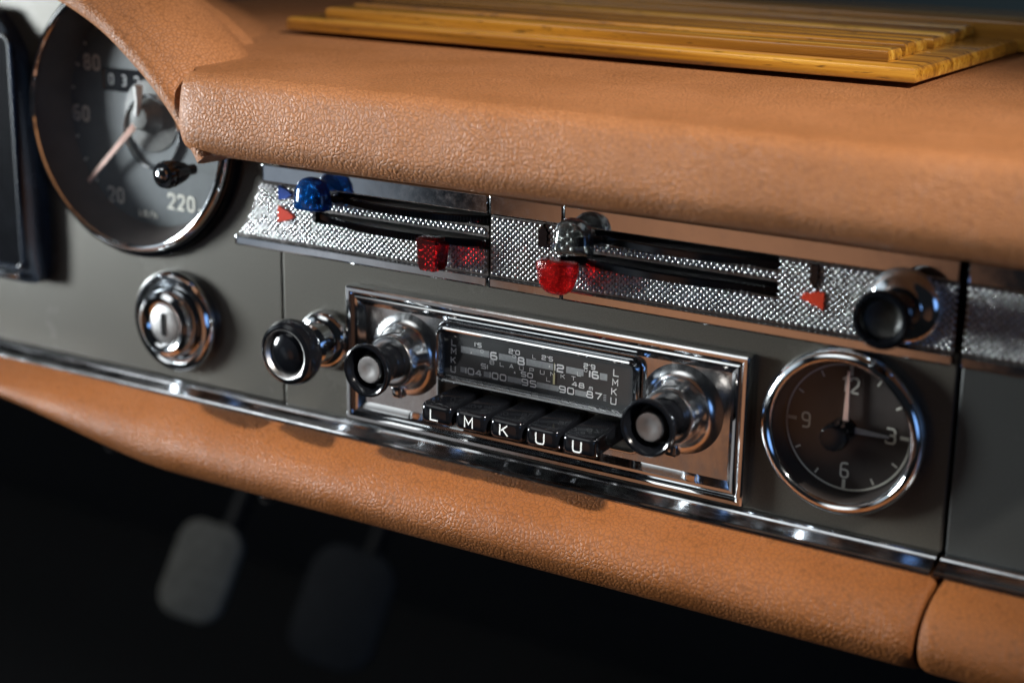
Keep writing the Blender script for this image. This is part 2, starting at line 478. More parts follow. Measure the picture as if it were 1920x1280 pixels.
def face_with_hole(mb, x0, x1, z0, z1, cx, cz, r, y, back, mi=0, under=None):
    """flat sheet with one round hole, the hole's wall going back to `back`"""
    seg = 96; hs = min(cx - x0, x1 - cx, cz - z0, z1 - cz, r * 1.25) - .01
    ring = []; out = []
    for i in range(seg):
        a = 2 * math.pi * (i + .5) / seg; c, s = math.cos(a), math.sin(a)
        ring.append((cx + r * c, y, cz + r * s)); k = hs / max(abs(c), abs(s))
        if under and 0 < math.degrees(a) < 110: k = min(k, under)
        out.append((cx + k * c, y, cz + k * s))
    wall = [(x, back, z) for x, _, z in ring]
    o = len(mb.v); mb.v += ring + out + wall
    for i in range(seg):
        j = (i + 1) % seg
        mb.f.append([o + i, o + seg + i, o + seg + j, o + j]); mb.m.append(mi)
        mb.f.append([o + i, o + j, o + 2 * seg + j, o + 2 * seg + i]); mb.m.append(mi)
    a0, a1, b0, b1 = cx - hs, cx + hs, cz - hs, cz + hs
    # corner fill triangles of the square ring
    for sx, sz in ((1, 1), (-1, 1), (-1, -1), (1, -1)):
        cxx, czz = cx + sx * hs, cz + sz * hs
        ids = [i for i in range(seg) if abs(out[i][0] - cxx) + abs(out[i][2] - czz) < hs * .08]
        ids.sort(key=lambda i: abs(out[i][0] - cxx) + abs(out[i][2] - czz))
        if under and sx > 0 and sz > 0: continue
        if len(ids) >= 2: mb.add([out[ids[0]], (cxx, y, czz), out[ids[1]]], [[0, 1, 2]], mi)
    for X0, X1, Z0, Z1 in ((x0, a0, z0, z1), (a1, x1, z0, z1), (a0, a1, z0, b0), (a0, a1, b1, z1)):
        if X1 - X0 > .02 and Z1 - Z0 > .02:
            if under and X0 == a1: Z1 = 74
            mb.add([(X0, y, Z0), (X1, y, Z0), (X1, y, Z1), (X0, y, Z1)], [[0, 1, 2, 3]], mi)
def panel_sides(mb, x0, x1, z0, z1, y, depth, mi=0):
    """rolled-back edges of a sheet"""
    frame(mb, x0 - .7, x1 + .7, z0 - .7, z1 + .7, .8, [(0, depth), (0, y + .7), (.2, y + .2), (.7, y)], mi=mi, n=3)

# ---- stroke lettering
def arc_corner(pts, r, closed=False, sharp=()):
    out = []; n = len(pts)
    for i, p in enumerate(pts):
        p = Vector(p)
        if (not closed and i in (0, n - 1)) or i in sharp: out.append(p); continue
        a = Vector(pts[i - 1]); b = Vector(pts[(i + 1) % n])
        da, db = a - p, b - p
        rr = min(r, da.length * .49, db.length * .49)
        if rr < 1e-4: out.append(p); continue
        A = p + da.normalized() * rr; B = p + db.normalized() * rr
        for t in (0, .25, .5, .75, 1): out.append(A * (1 - t) ** 2 + p * 2 * t * (1 - t) + B * t * t)
    return out
def G(ch):
    """strokes in a unit box: (points, closed, rounded)"""
    T = True; F = False
    return {
        'L': [([(0, 1), (0, 0), (1, 0)], F, F)], 'I': [([(.5, 0), (.5, 1)], F, F)], '1': [([(.5, 0), (.5, 1)], F, F)],
        'i': [([(.25, .8), (.55, 1), (.55, 0)], F, F)],
        'M': [([(0, 0), (0, 1), (.5, .35), (1, 1), (1, 0)], F, F)],
        'K': [([(0, 0), (0, 1)], F, F), ([(.95, 1), (.16, .45)], F, F), ([(.38, .55), (1, 0)], F, F)],
        'U': [([(0, 1), (0, 0), (1, 0), (1, 1)], F, T)],
        'B': [([(0, 0), (1, 0), (1, 1), (0, 1)], T, T), ([(.12, .5), (.9, .5)], F, F)],
        'A': [([(0, 0), (.5, 1), (1, 0)], F, F), ([(.24, .3), (.76, .3)], F, F)],
        'P': [([(0, 0), (0, 1), (1, 1), (1, .42), (.1, .42)], F, T)],
        'N': [([(0, 0), (0, 1), (1, 0), (1, 1)], F, F)],
        'T': [([(0, 1), (1, 1)], F, F), ([(.5, .93), (.5, 0)], F, F)],
        'D': [([(0, 0), (1, 0), (1, 1), (0, 1)], T, T)],
        '0': [([(0, 0), (1, 0), (1, 1), (0, 1)], T, T)],
        '2': [([(0, .78), (0, 1), (1, 1), (1, .52), (0, .52), (0, 0), (1, 0)], F, T)],
        's2': [([(0, .76), (0, 1), (1, 1), (1, .6), (0, 0), (1, 0)], F, T)],
        '3': [([(0, 1), (1, 1), (1, 0), (0, 0)], F, T), ([(.25, .52), (.9, .52)], F, F)],
        '4': [([(.72, 0), (.72, .95)], F, F), ([(.62, 1), (0, .3), (.64, .3)], F, F), ([(.8, .3), (1, .3)], F, F)],
        '5': [([(1, 1), (0, 1), (0, .52), (1, .52), (1, 0), (0, 0)], F, T)],
        '6': [([(.95, 1), (0, 1), (0, 0), (1, 0), (1, .54), (.1, .54)], F, T)],
        '7': [([(0, 1), (1, 1), (.4, 0)], F, F)],
        '8': [([(0, 0), (1, 0), (1, .52), (0, .52)], T, T), ([(.08, .6), (.08, 1), (.92, 1), (.92, .6)], F, T)],
        '9': [([(.05, 0), (1, 0), (1, 1), (0, 1), (0, .46), (.9, .46)], F, T)],
        'm': [([(0, 0), (0, .9), (.5, .9), (.5, 0)], F, T), ([(.58, .9), (1, .9), (1, 0)], F, T)],
        "'": [([(.5, .75), (.5, 1)], F, F)],
        'k': [([(0, 0), (0, 1)], F, F), ([(.9, .65), (.16, .3)], F, F), ([(.4, .36), (1, 0)], F, F)],
        'h': [([(0, 0), (0, 1)], F, F), ([(.14, .62), (1, .62), (1, 0)], F, T)],
        '/': [([(0, 0), (1, 1)], F, F)],
    }[ch]
def ribbon(mb, pts, w, y, closed=False, mi=0, to3=None):
    P = [Vector((p[0], p[1])) for p in pts]; n = len(P); Lp = []; Rp = []
    for i in range(n):
        if closed: a, b = P[i - 1], P[(i + 1) % n]
        else: a, b = P[max(0, i - 1)], P[min(n - 1, i + 1)]
        d1 = (P[i] - a); d2 = (b - P[i])
        if d1.length < 1e-6: d1 = d2
        if d2.length < 1e-6: d2 = d1
        d1 = d1.normalized(); d2 = d2.normalized()
        t = (d1 + d2)
        t = t.normalized() if t.length > 1e-3 else d1
        nn = Vector((-t.y, t.x)); n1 = Vector((-d1.y, d1.x))
        k = w / 2 / max(.45, nn.dot(n1))
        Lp.append(P[i] + nn * k); Rp.append(P[i] - nn * k)
    o = len(mb.v)
    if to3 is None: to3 = lambda q: (q.x, y, q.y)
    mb.v += [to3(q) for q in Lp] + [to3(q) for q in Rp]
    for i in range(n if closed else n - 1):
        j = (i + 1) % n
        mb.f.append([o + i, o + j, o + n + j, o + n + i]); mb.m.append(mi)
def text(mb, s, cx, cz, h, y, wf=.75, sw=.16, gap=.28, rr=.22, mi=0, rot=0, diag2=False):
    """centre (cx,cz), cap height h, glyph width = wf*h, stroke = sw*h"""
    H = h * (1 - sw); wid = []
    for c in s: wid.append({'I': .12, '1': .12, 'i': .35, "'": .1, 'm': 1.0}.get(c, 1) * wf * h)
    tot = sum(wid) + gap * h * (len(s) - 1); x = -tot / 2; k = 0
    ca, sa = math.cos(rot), math.sin(rot)
    for c, wd in zip(s, wid):
        gw = wd - sw * h if wd > sw * h * 1.5 else .001
        if diag2 and c == '2': c = 's2'
        for pts, closed, rounded in G(c):
            q = [Vector((x + sw * h / 2 + px * gw if gw > .01 else x + wd / 2 , -H / 2 + pz * H)) for px, pz in pts]
            if rounded: q = arc_corner([tuple(v) for v in q], rr * h, closed, (5,) if c == '2' else ((3, 4) if c == 's2' else ()))
            q = [Vector((cx + v.x * ca - v.y * sa, cz + v.x * sa + v.y * ca)) for v in q]
            ribbon(mb, q, sw * h, y - .012 * (k % 5), closed, mi); k += 1
        x += wd + gap * h
def quad(mb, x0, x1, z0, z1, y, mi=0):
    mb.add([(x0, y, z0), (x1, y, z0), (x1, y, z1), (x0, y, z1)], [[0, 1, 2, 3]], mi)
def poly_prism(mb, pts, y0, y1, mi=0, bev=0.0):
    """pts (x,z) outline raised from y1 to y0 with a shallow chamfer"""
    n = len(pts); cx = sum(p[0] for p in pts) / n; cz = sum(p[1] for p in pts) / n
    def row(y, s): return [(cx + (x - cx) * s, y, cz + (z - cz) * s) for x, z in pts]
    rows = [row(y1, 1), row(y0 + bev, 1), row(y0, 1 - bev * .12)]
    o = len(mb.v)
    for r_ in rows: mb.v += r_
    for a in range(2):
        for i in range(n):
            j = (i + 1) % n; mb.f.append([o + a * n + i, o + a * n + j, o + (a + 1) * n + j, o + (a + 1) * n + i]); mb.m.append(mi)
    mb.f.append([o + 2 * n + i for i in range(n)]); mb.m.append(mi)

# ================================================================== SETTING
mb = MB(); mb.add([(-1600, -900, -470), (900, -900, -470), (900, 900, -470), (-1600, 900, -470)], [[0, 1, 2, 3]])
o = mb.build('floor', M_CARPET); o['kind'] = 'structure'
mb = MB(); mb.add([(-1600, 640, -470), (900, 640, -470), (900, 300, 90), (-1600, 300, 90)], [[0, 1, 2, 3]])
o = mb.build('wall', M_CARPET); o['kind'] = 'structure'

# ================================================================== DASHBOARD
dash = thing('dashboard', 'grey green painted metal dashboard face carrying the clock, radio and switches', 'dashboard', (0, 0, -30))
SPX, SPZ = -203.0, 84.0
CKX, CKZ = 124.8, 7.2
mb = MB()
face_with_hole(mb, -340, -124.6, -29, 152.8, SPX, SPZ, 55, 0, 12, under=60.6)
for (xa, ya_), (xb, yb_) in (((-124.6, 0), (-124.1, .2)), ((-124.1, .2), (-123.9, .7)), ((-123.9, .7), (-123.9, 8))):
    mb.add([(xa, ya_, -29), (xb, yb_, -29), (xb, yb_, 74), (xa, ya_, 74)], [[0, 1, 2, 3]])
mb.build('fascia_panel', M_PAINT, dash)
mb = MB()
face_with_hole(mb, -122.6, 161.4, -29, 40.5, CKX, CKZ, 28, 0, 8); panel_sides(mb, -122.6, 161.4, -29, 40.5, 0, 8)
mb.build('fascia_panel', M_PAINT, dash)
mb = MB()
prism_x(mb, [(9, -34), (9, 76), (14, 108), (140, 110), (140, -20), (40, -48)], [-128, 300])
prism_x(mb, [(13, -34), (13, 70), (140, 70), (140, -20), (40, -48)], [-345, -128.1])
mb.build('light_blocking_body', M_BLACK_MATT, dash)  # unseen body added behind the panels to keep lamp light from leaking

# ------------------------------------------------------------------ padded top
def pad_profile():
    return smooth_curve([(20, 75), (-8, 76.5), (-26, 78.6), (-35, 80.8), (-40.4, 84.2), (-42.6, 89.0), (-42.9, 95), (-42.2, 102), (-40.9, 107.6),
                         (-39.4, 110.2), (-37.0, 112.0), (-33.6, 112.9), (-24, 113.4), (0, 114.2), (40, 115.0), (90, 115.6), (150, 116)], 6) + [(260, 117), (260, 80)]
pp = pad_profile(); pcy, pcz = 20, 96
mb = MB()
xe = [(-141.2, 7.0), (-141.0, 4.6), (-140.2, 2.6), (-138.6, 1.1), (-136.0, .3), (-130.0, 0)]
xs = [x for x, _ in xe] + [-130 + 390 * i / 60 for i in range(1, 61)]
insd = dict(xe)
def padmod(x, y, z):
    i = insd.get(x, 0)
    sx = 0
    if x <= -129.9 and z > 100: sx = max(0, min(175, (y + 33) * .95))      # the roll's end runs back along the cowl
    if i == 0: return (x - sx, y, z)
    d = Vector((y - pcy, z - pcz)); k = max(0, 1 - i / max(8, d.length))
    return (x - sx, pcy + d.x * k, pcz + d.y * k)
prism_x(mb, pp, xs, padmod)
tag(mb.build('dashboard_pad', M_LEATHER, angle=60), 'long padded tan leather roll along the top of the dashboard, under the wooden boards', 'dashboard pad')

# ------------------------------------------------------------------ instrument cowl
sil = [(-300, 160), (-262, 152), (-235, 143.5), (-214, 137.0), (-198.8, 131.5), (-183.4, 123.9), (-170.6, 114.8), (-159.6, 105.8), (-150.5, 96.7), (-143.6, 88.3), (-138.5, 81.5), (-135.2, 76.4)]
sil = smooth_curve(sil, 6)
def off(curve, d):
    out = []
    for i, p in enumerate(curve):
        a = Vector(curve[max(0, i - 1)]); b = Vector(curve[min(len(curve) - 1, i + 1)]); t = (b - a).normalized()
        out.append((p[0] - t.y * d * 1, p[1] + t.x * d * 1))
    return out
mb = MB(); rows = []
lip = [(0.6, 40), (0, 0), (-.2, -28), (.2, -34), (1.4, -37.4), (3.6, -39.4), (6.2, -39.8), (8.6, -38.6), (10.2, -36.2), (11.0, -34.4), (12.0, -33.6), (13.6, -32.0),
       (16.0, -27), (17.6, -20), (18.0, -10), (17.6, 0), (15.5, 8), (9.5, 18), (2.5, 28), (-5.0, 48), (-12, 75), (-19, 98), (-30, 130), (-46, 190), (-60, 260)]
for d, y in lip:
    c = off(sil, d); i0 = len(mb.v); mb.v += [(x, y, z) for x, z in c]; rows.append(list(range(i0, i0 + len(c))))
for a, b in zip(rows, rows[1:]):
    for i in range(len(a) - 1): mb.f.append([a[i], a[i + 1], b[i + 1], b[i]]); mb.m.append(0)
mb.f.append([r_[-1] for r_ in rows[:17]]); mb.m.append(0)
# tucked lower end running on under the pad
prism_x(mb, [(-13, 77.0), (-9, 75.6), (6, 75.2), (6, 83), (-13, 83)], [-137, -130, -118, -107])
tag(mb.build('instrument_cowl', M_LEATHER, angle=50), 'curved tan leather hood with a rolled lip arching over the speedometer', 'instrument cowl')

# ------------------------------------------------------------------ lower padded rolls
low = smooth_curve([(-3, -34.4), (-9, -34.6), (-15, -36.0), (-21.5, -38.6), (-27, -42.8), (-30.2, -48.4), (-30.2, -54.5), (-26.4, -60.4), (-18.5, -65.2), (-8, -67.5), (6, -68)], 6) + [(30, -66), (30, -40)]
def lowroll(xs, ends, taper):
    mb = MB(); d = dict(ends)
    def mod(x, y, z):
        s = 1.0
        if taper and x < -165:
            t = min(1, (-165 - x) / 125); s = 1 - .62 * t * t * (3 - 2 * t) * .9
        z2 = -34 + (z + 34) * s
        i = d.get(x, 0)
        if i:
            v = Vector((y + 4, z2 + 50)); k = max(0, 1 - i / max(6, v.length)); return (x, -4 + v.x * k, -50 + v.y * k)
        return (x, y, z2)
    prism_x(mb, low, xs, mod); return mb
e1 = [(164.3, 2.6), (164.1, 1.5), (163.5, .7), (162.4, .2)]
xs = [-330 + 490 * i / 80 for i in range(80)] + [158] + [x for x, _ in e1][::-1]
mb = lowroll(xs, e1, True)
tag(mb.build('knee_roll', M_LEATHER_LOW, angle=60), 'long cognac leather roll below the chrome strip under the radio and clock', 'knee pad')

# ------------------------------------------------------------------ lower chrome moulding
trim_prof = [(0.5, -29.4), (-2.4, -29.5), (-3.2, -30.0), (-3.6, -30.6), (-4.4, -30.4), (-5.0, -30.9), (-8.6, -32.7), (-9.4, -32.7), (-10.0, -33.2), (-10.2, -34.0), (-9.6, -34.7), (-8.6, -34.9), (0.5, -34.9)]
mb = MB(); prism_x(mb, trim_prof, [-330, -200, -80, 0, 80, 161.6])
tag(mb.build('trim_moulding', M_CHROME_TRIM, angle=20), 'long ribbed chrome moulding between the painted panel and the cognac leather roll', 'moulding')

# ------------------------------------------------------------------ glove box at the right
gb = thing('glove_box', 'grey glove box lid right of the clock with its own chrome strip and leather edge', 'glove box', (164, 0, -30))
mb = MB(); quad(mb, 164.2, 320, -29, 36, 0); panel_sides(mb, 164.2, 320, -29, 36, 0, 8)
mb.build('lid_panel', M_PAINT_SHADED, gb)
e2 = [(165.2, 4.6), (165.5, 2.6), (166.3, 1.1), (167.8, .3)]
mb = lowroll([x for x, _ in e2] + [171, 200, 240, 320], e2, False)
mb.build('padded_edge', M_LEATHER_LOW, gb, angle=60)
mb = MB(); prism_x(mb, trim_prof, [163.2, 240, 320]); mb.build('trim_moulding', M_CHROME_TRIM, gb, angle=20)

# ------------------------------------------------------------------ embossed plates
DXB, DZB = 2.35, 1.17
def bumps(mb, inside, x0, x1, z0, z1, y, mi=0):
    nrow = int((z1 - z0 - .6) / DZB); zoff = z0 + (z1 - z0 - (nrow - 1) * DZB) / 2
    for r_ in range(nrow):
        z = zoff + r_ * DZB; x = math.floor(x0 / DXB) * DXB + (DXB / 2 if r_ % 2 else 0)
        while x < x1:
            if x0 + .7 < x < x1 - .7 and inside(x, z):
                o = len(mb.v); ph = random.uniform(-.04, .04)
                for rr, yy in ((.84, y + .02), (.74, y - .42), (.46, y - .60)):
                    for k in range(8):
                        a = math.pi / 4 * k; mb.v.append((x + rr * math.cos(a) * 1.12 + ph, yy, z + rr * .95 * math.sin(a)))
                mb.v.append((x + ph, y - .66, z))
                for q in range(2):
                    for k in range(8):
                        j = (k + 1) % 8; mb.f.append([o + q * 8 + k, o + q * 8 + j, o + q * 8 + 8 + j, o + q * 8 + 8 + k]); mb.m.append(mi)
                for k in range(8): mb.f.append([o + 16 + k, o + 16 + (k + 1) % 8, o + 24]); mb.m.append(mi)
            x += DXB
def arc_left(z, r=70.2): return SPX + 2 + math.sqrt(max(0, r * r - (z - SPZ) ** 2))
def plate(name, parent, x0, x1, slots, arc=False):
    """embossed sheet with open slots, plus its bumps"""
    mb = MB(); y = -1.6
    zs = sorted({41.0, 64.9} | {z for s in slots for z in s[2:]} | ({43, 45, 47, 49, 53, 57.5, 59} if arc else set()))
    xs = sorted({x0, x1} | {x for s in slots for x in s[:2] if x0 < x < x1})
    if arc: xs = [None, -112.0] + [x for x in xs if x > -112]
    def hole(xm, zm): return any(a < xm < b and c < zm < d for a, b, c, d in slots)
    for za, zb in zip(zs, zs[1:]):
        for xa, xb in zip(xs, xs[1:]):
            if xa is None: P = [(arc_left(za), za), (xb, za), (xb, zb), (arc_left(zb), zb)]; ok = True
            else: P = [(xa, za), (xb, za), (xb, zb), (xa, zb)]; ok = not hole((xa + xb) / 2, (za + zb) / 2)
            if ok: mb.add([(px, y, pz) for px, pz in P], [[0, 1, 2, 3]])
    for a, b, c, d in slots:
        L_ = [(max(a, x0), c), (min(b, x1), c), (min(b, x1), d), (max(a, x0), d)]
        for i in range(4):
            (xa, za), (xb, zb) = L_[i], L_[(i + 1) % 4]
            mb.add([(xa, y, za), (xb, y, zb), (xb, 5, zb), (xa, 5, za)], [[0, 1, 2, 3]])
    def inside(x, z):
        if arc and x < arc_left(z) + .8: return False
        return not any(a - .75 < x < b + .75 and c - .6 < z < d + .6 for a, b, c, d in slots)
    bumps(mb, inside, x0, x1, 41.0, 64.9, y, 1)
    return mb.build(name, [M_DOT_GROUND, M_CHROME_DOT], parent, angle=50)
def edge_bands(parent, x0, x1, arc=False):
    for z0, z1 in ((65.2, 72.6), (36.9, 40.8)):
        mb = MB()
        b = .55; xa = x0
        if arc: xa = arc_left((z0 + z1) / 2) + (1.5 if z0 > 60 else 1)
        frame(mb, xa, x1, z0, z1, .5, [(0, 5), (0, -2.6), (.12, -3.0), (.45, -3.1), (.6, -2.7)], n=3)
        frame(mb, xa + .6, x1 - .6, z0 + .6, z1 - .6, .2, [(0, -2.7), (.05, -2.7)], cap=True, n=2)
        mb.build('edge_band', M_CHROME, parent)
hc = thing('heater_controls', 'embossed chrome heater control strip with four coloured levers under the leather pad', 'heater panel', (0, 0, 37))
SL = [(-92.5, -20, 60.4, 64.9), (-104.5, -20, 51.3, 55.9)]
SR = [(25, 97.6, 60.0, 64.9), (17, 97.6, 50.6, 55.9)]
plate('control_plate', hc, -155, -20.9, SL, arc=True); edge_bands(hc, -150, -20.9, arc=True)
plate('control_plate', hc, -20.1, 11.9, []); edge_bands(hc, -20.1, 11.9)
plate('control_plate', hc, 12.3, 160.8, SR); edge_bands(hc, 12.3, 160.8)
mb = MB(); mb.add([(-110, 4.6, 45), (100, 4.6, 45), (100, 4.6, 70), (-110, 4.6, 70)], [[0, 1, 2, 3]]); mb.build('slot_backing', M_BLACK_MATT, hc)
plate('embossed_plate', gb, 163.6, 320, []); edge_bands(gb, 163.6, 320)

def disc(cx, chord, sag, zc, th, mats, knurl):
    """lever wheel turning about a vertical axis, its rim standing out of the slot"""
    rad = ((chord / 2) ** 2 + sag ** 2) / (2 * sag); cy = rad - sag - 1.6; mb = MB()
    half = math.asin(min(.999, (chord / 2 + 4) / rad)); n = 130 if knurl else 80
    top, bot = zc + th / 2, zc - th / 2
    rows = []
    for i in range(n + 1):
        a = -half + 2 * half * i / n; rk = rad - (.45 if knurl and i % 2 else 0)
        pts = [(cx + (rad - 14) * math.sin(a), cy - (rad - 14) * math.cos(a), top), (cx + (rad - 1.0) * math.sin(a), cy - (rad - 1.0) * math.cos(a), top),
               (cx + rk * math.sin(a), cy - rk * math.cos(a), top - .5), (cx + rk * math.sin(a), cy - rk * math.cos(a), bot + .5),
               (cx + (rad - 1) * math.sin(a), cy - (rad - 1) * math.cos(a), bot), (cx + (rad - 14) * math.sin(a), cy - (rad - 14) * math.cos(a), bot)]
        i0 = len(mb.v); mb.v += pts; rows.append(list(range(i0, i0 + 6)))
    for k, (a, b) in enumerate(zip(rows, rows[1:])):
        for i in range(5): mb.f.append([a[i], a[i + 1], b[i + 1], b[i]]); mb.m.append(0 if i in (0, 4) else 1)
    ob = mb.build('lever', mats, hc, angle=30)
    return ob, (lambda x: cy - math.sqrt(rad * rad - (x - cx) ** 2))
bell = [(0, 0), (6.2, .0), (7.6, .5), (7.9, 1.4), (7.6, 4.5), (7.0, 8), (5.9, 10.6), (4.0, 12.2), (2.0, 12.9), (0, 13.1)]
lv, rim = disc(-57, 72, 7.5, 62.5, 3.2, [M_GREY_PLASTIC, M_BLACK], True)
mb = MB(); lathe_z(mb, -99, -10.0, [(r_ * 1.06, 58.6 + h) for r_, h in bell], .62); k = mb.build('lever_knob', M_BLUE_GLASS, lv); k['label'] = 'blue translucent knob'
mb = MB(); tube(mb, [(-99, -8, 62), (-92, -3, 62.5), (-86, 2, 62.6)], 1.6); mb.build('knob_arm', M_BLACK, lv)
lv, rim = disc(-60, 80, 8.5, 53.4, 3.2, [M_GREY_PLASTIC, M_BLACK], True)
mb = MB(); yk = rim(-42) - 1.5
frame(mb, -47.2, -36.6, 41.8, 55.0, 1.8, [(0, yk + 5), (0, yk - 1.6), (.25, yk - 2.6), (1.0, yk - 3.2)], cap=True, cap0=True)
mb.v = [(-42 + (x + 42) * (.74 + .26 * min(1, (z - 41.8) / 10)), y, z) for x, y, z in mb.v]
k = mb.build('lever_knob', M_RED_SHADED, lv); k['label'] = 'square cut red translucent knob, shade put into its colour'
lv, rim = disc(61, 76, 6.5, 62.2, 3.2, [M_BLACK_MATT, M_BLACK], False)
mb = MB(); lathe_z(mb, 20.6, -9.5, [(r_ * 1.02, 57.0 + h) for r_, h in bell], .62); k = mb.build('lever_knob', M_SMOKE_GLASS, lv); k['label'] = 'smoke grey translucent knob'
mb = MB(); tube(mb, [(20.6, -8, 61), (28, -3, 62), (34, 2, 62.4)], 1.6); mb.build('knob_arm', M_BLACK, lv)
lv, rim = disc(57.5, 82, 7.5, 53.0, 3.4, [M_BLACK_MATT, M_BLACK], False)
mb = MB(); lathe_z(mb, 14.4, -10, [(r_ * 1.05, 53.8 - h) for r_, h in bell], .62); k = mb.build('lever_knob', M_RED_GLASS, lv); k['label'] = 'round bright red translucent knob'
mb = MB(); tube(mb, [(14.4, -8, 53.2), (22, -3, 53.2), (28, 2, 53.2)], 1.8); mb.build('knob_arm', M_BLACK, lv)
# pointer marks
ya, yb = -2.9, -1.2
def mark(pts, mat, lab):
    mb = MB(); poly_prism(mb, pts, ya, yb, bev=.5); k = mb.build('arrow_mark', mat, hc); k['label'] = lab
mark([(-123.2, 49.3), (-119.4, 50.0), (-115.6, 51.4), (-114.6, 52.3), (-115.6, 53.3), (-119.4, 55.0), (-123.2, 56.3)], M_RED_ENAMEL, 'red arrow mark pointing right')
mark([(-122.6, 58.6), (-118.6, 59.4), (-115.2, 61.4), (-118.6, 63.4), (-122.6, 64.4)], M_BLUE_ENAMEL, 'blue arrow mark')
mark([(1.9, 55.6), (5.4, 55.6), (5.6, 61.6), (3.7, 64.6), (1.7, 61.6)], M_BLACK, 'black arrow mark pointing up')
mark([(109.8, 64.2), (112.4, 64.2), (112.6, 58.4), (111.1, 55.6), (109.6, 58.4)], M_BLACK, 'black arrow mark pointing down')
mark([(115.2, 48.8), (115.4, 54.8), (113.0, 55.2), (107.2, 53.4), (106.8, 51.8)], M_RED_ENAMEL, 'red arrow mark pointing left')

# ------------------------------------------------------------------ pull switch on the strip
ps = thing('pull_switch', 'dark pull knob with hollow face at the right end of the heater strip', 'switch', (143, 0, 54.5))
mb = MB(); lathe(mb, 143, 54.5, [(13.4, -1), (13.3, -2.6), (12.4, -4.4), (10.4, -5.6), (8.6, -6.1), (7.4, -7.0), (0, -7.0)]); mb.build('collar', M_CHROME, ps)
mb = MB(); lathe(mb, 143, 54.5, [(6.6, -6), (6.6, -11), (7.0, -15.5), (8.6, -19.6), (9.8, -22), (10.0, -23.2), (9.4, -24.2), (8.3, -24.5), (7.2, -24.1), (6.6, -23.2), (6.2, -22)]); mb.build('knob', M_BLACK, ps)
mb = MB(); lathe(mb, 143, 54.5, [(6.3, -22.2), (5.8, -20.6), (4.2, -19.6), (2.0, -19.2), (0, -19.1)]); mb.build('knob_insert', M_GREY_PLASTIC, ps)

# ------------------------------------------------------------------ speedometer
sp = thing('speedometer', 'round black speedometer in a chrome ring beneath the leather cowl', 'speedometer', (SPX, 0, SPZ))
mb = MB(); lathe(mb, SPX, SPZ, [(57.5, 0), (57.5, -4), (57.1, -6.2), (56.2, -7.7), (55.3, -8.2), (54.5, -7.9), (54.1, -7.0)], 128); mb.build('bezel', M_CHROME, sp)
mb = MB(); lathe(mb, SPX, SPZ, [(60.4, 0), (60.4, -2), (59.8, -3.6), (58.6, -4.2), (57.5, -4.2)], 96); mb.build('dark_reflection_ring', M_BLACK, sp)  # black ring added for the dark reflection and shadow beside the bezel
mb = MB(); lathe(mb, SPX, SPZ, [(54.2, -7.1), (52.6, -3), (50.2, 4), (48.6, 9.6)], 96); mb.build('inner_wall', M_DIAL_BROWN, sp)
mb = MB(); lathe(mb, SPX, SPZ, [(48.8, 9.8), (44, 9.8), (34, 9.8), (0, 9.8)], 96)
dial = mb.build('dial', M_DIAL_GREY, sp)
mb = MB()
for s, x, z in (('20', -226.5, 46.5), ('60', -245.5, 81.3), ('80', -237.5, 104.5), ('220', -187.5, 47.5)):
    text(mb, s, x, z, 7.2, 9.5, wf=.62, sw=.17, gap=.16, rr=.26, diag2=True)
text(mb, 'km/h', -207.5, 40.0, 3.6, 9.5, wf=.6, sw=.15, gap=.2)
for i in range(23):
    a = R(236 - 292 * i / 22); r1 = 48.2; r0 = 46.6 if i % 2 else 46
    c_, s_ = math.cos(a), math.sin(a)
    ribbon(mb, [(SPX + r0 * c_, SPZ + r0 * s_), (SPX + r1 * c_, SPZ + r1 * s_)], 1.0, 9.5)
mb.build('scale_lettering', M_CREAM, dial)
mb = MB(); frame(mb, -231, -189, 93, 103, 1, [(0, 9.7), (0, 9.2), (.6, 9.0), (1.0, 9.6)], cap=True); mb.build('odometer_window', M_BLACK, dial)
mb = MB(); 
for i, c_ in enumerate('03281'): text(mb, c_, -226 + 7.6 * i, 98, 5, 9.4, wf=.6, sw=.16, diag2=True)
mb.build('odometer_digits', M_SCALE, dial)
mb = MB(); lathe(mb, SPX - 6, SPZ + 26, [(3.4, 9.7), (3.2, 9.2), (0, 9.0)], 24); mb.build('warning_lens', M_WHITE, dial)
mb = MB(); lathe(mb, SPX, SPZ, [(16, 9.7), (15.5, 9.0), (8, 8.6), (6.4, 6), (5.8, 3), (4.6, 1.6), (0, 1.2)], 48)
hub = mb.build('needle_hub', M_GREY_PLASTIC, sp)
mb = MB(); lathe(mb, SPX + 1, SPZ - 7, [(16.6, 9.7), (16.6, 8.2), (16.0, 7.6), (15.2, 8.0), (14.8, 9.0), (14.8, 9.7)], 64); mb.build('hub_ring', M_CHROME, hub)
a = math.atan2(46.2 - SPZ + 3, -240 - SPX); c_, s_ = math.cos(a), math.sin(a)
mb = MB()
P = [(SPX + 4 * c_ - 1.5 * s_, SPZ + 4 * s_ + 1.5 * c_), (SPX + 46 * c_ - .8 * s_, SPZ + 46 * s_ + .8 * c_), (SPX + 46 * c_ + .8 * s_, SPZ + 46 * s_ - .8 * c_), (SPX + 4 * c_ + 1.5 * s_, SPZ + 4 * s_ - 1.5 * c_)]
poly_prism(mb, P, 2.8, 3.8, bev=.2); mb.build('needle', M_NEEDLE, sp)
mb = MB(); tube(mb, [(SPX - 1, 2, SPZ + 1), (SPX + .5, 1.5, SPZ + 8), (SPX + 1.0, 1.2, SPZ + 14)], 1.6, radii=[1.4, 1.6, 2.1]); mb.build('needle_tail_glare', M_WHITE, sp)  # white piece standing in for a highlight at the needle's tail
mb = MB(); lathe(mb, SPX, SPZ, [(54.0, -6.6), (40, -6.9), (26, -7.1), (12, -7.2), (0, -7.25)], 64); mb.build('glass', M_GLASS, sp)
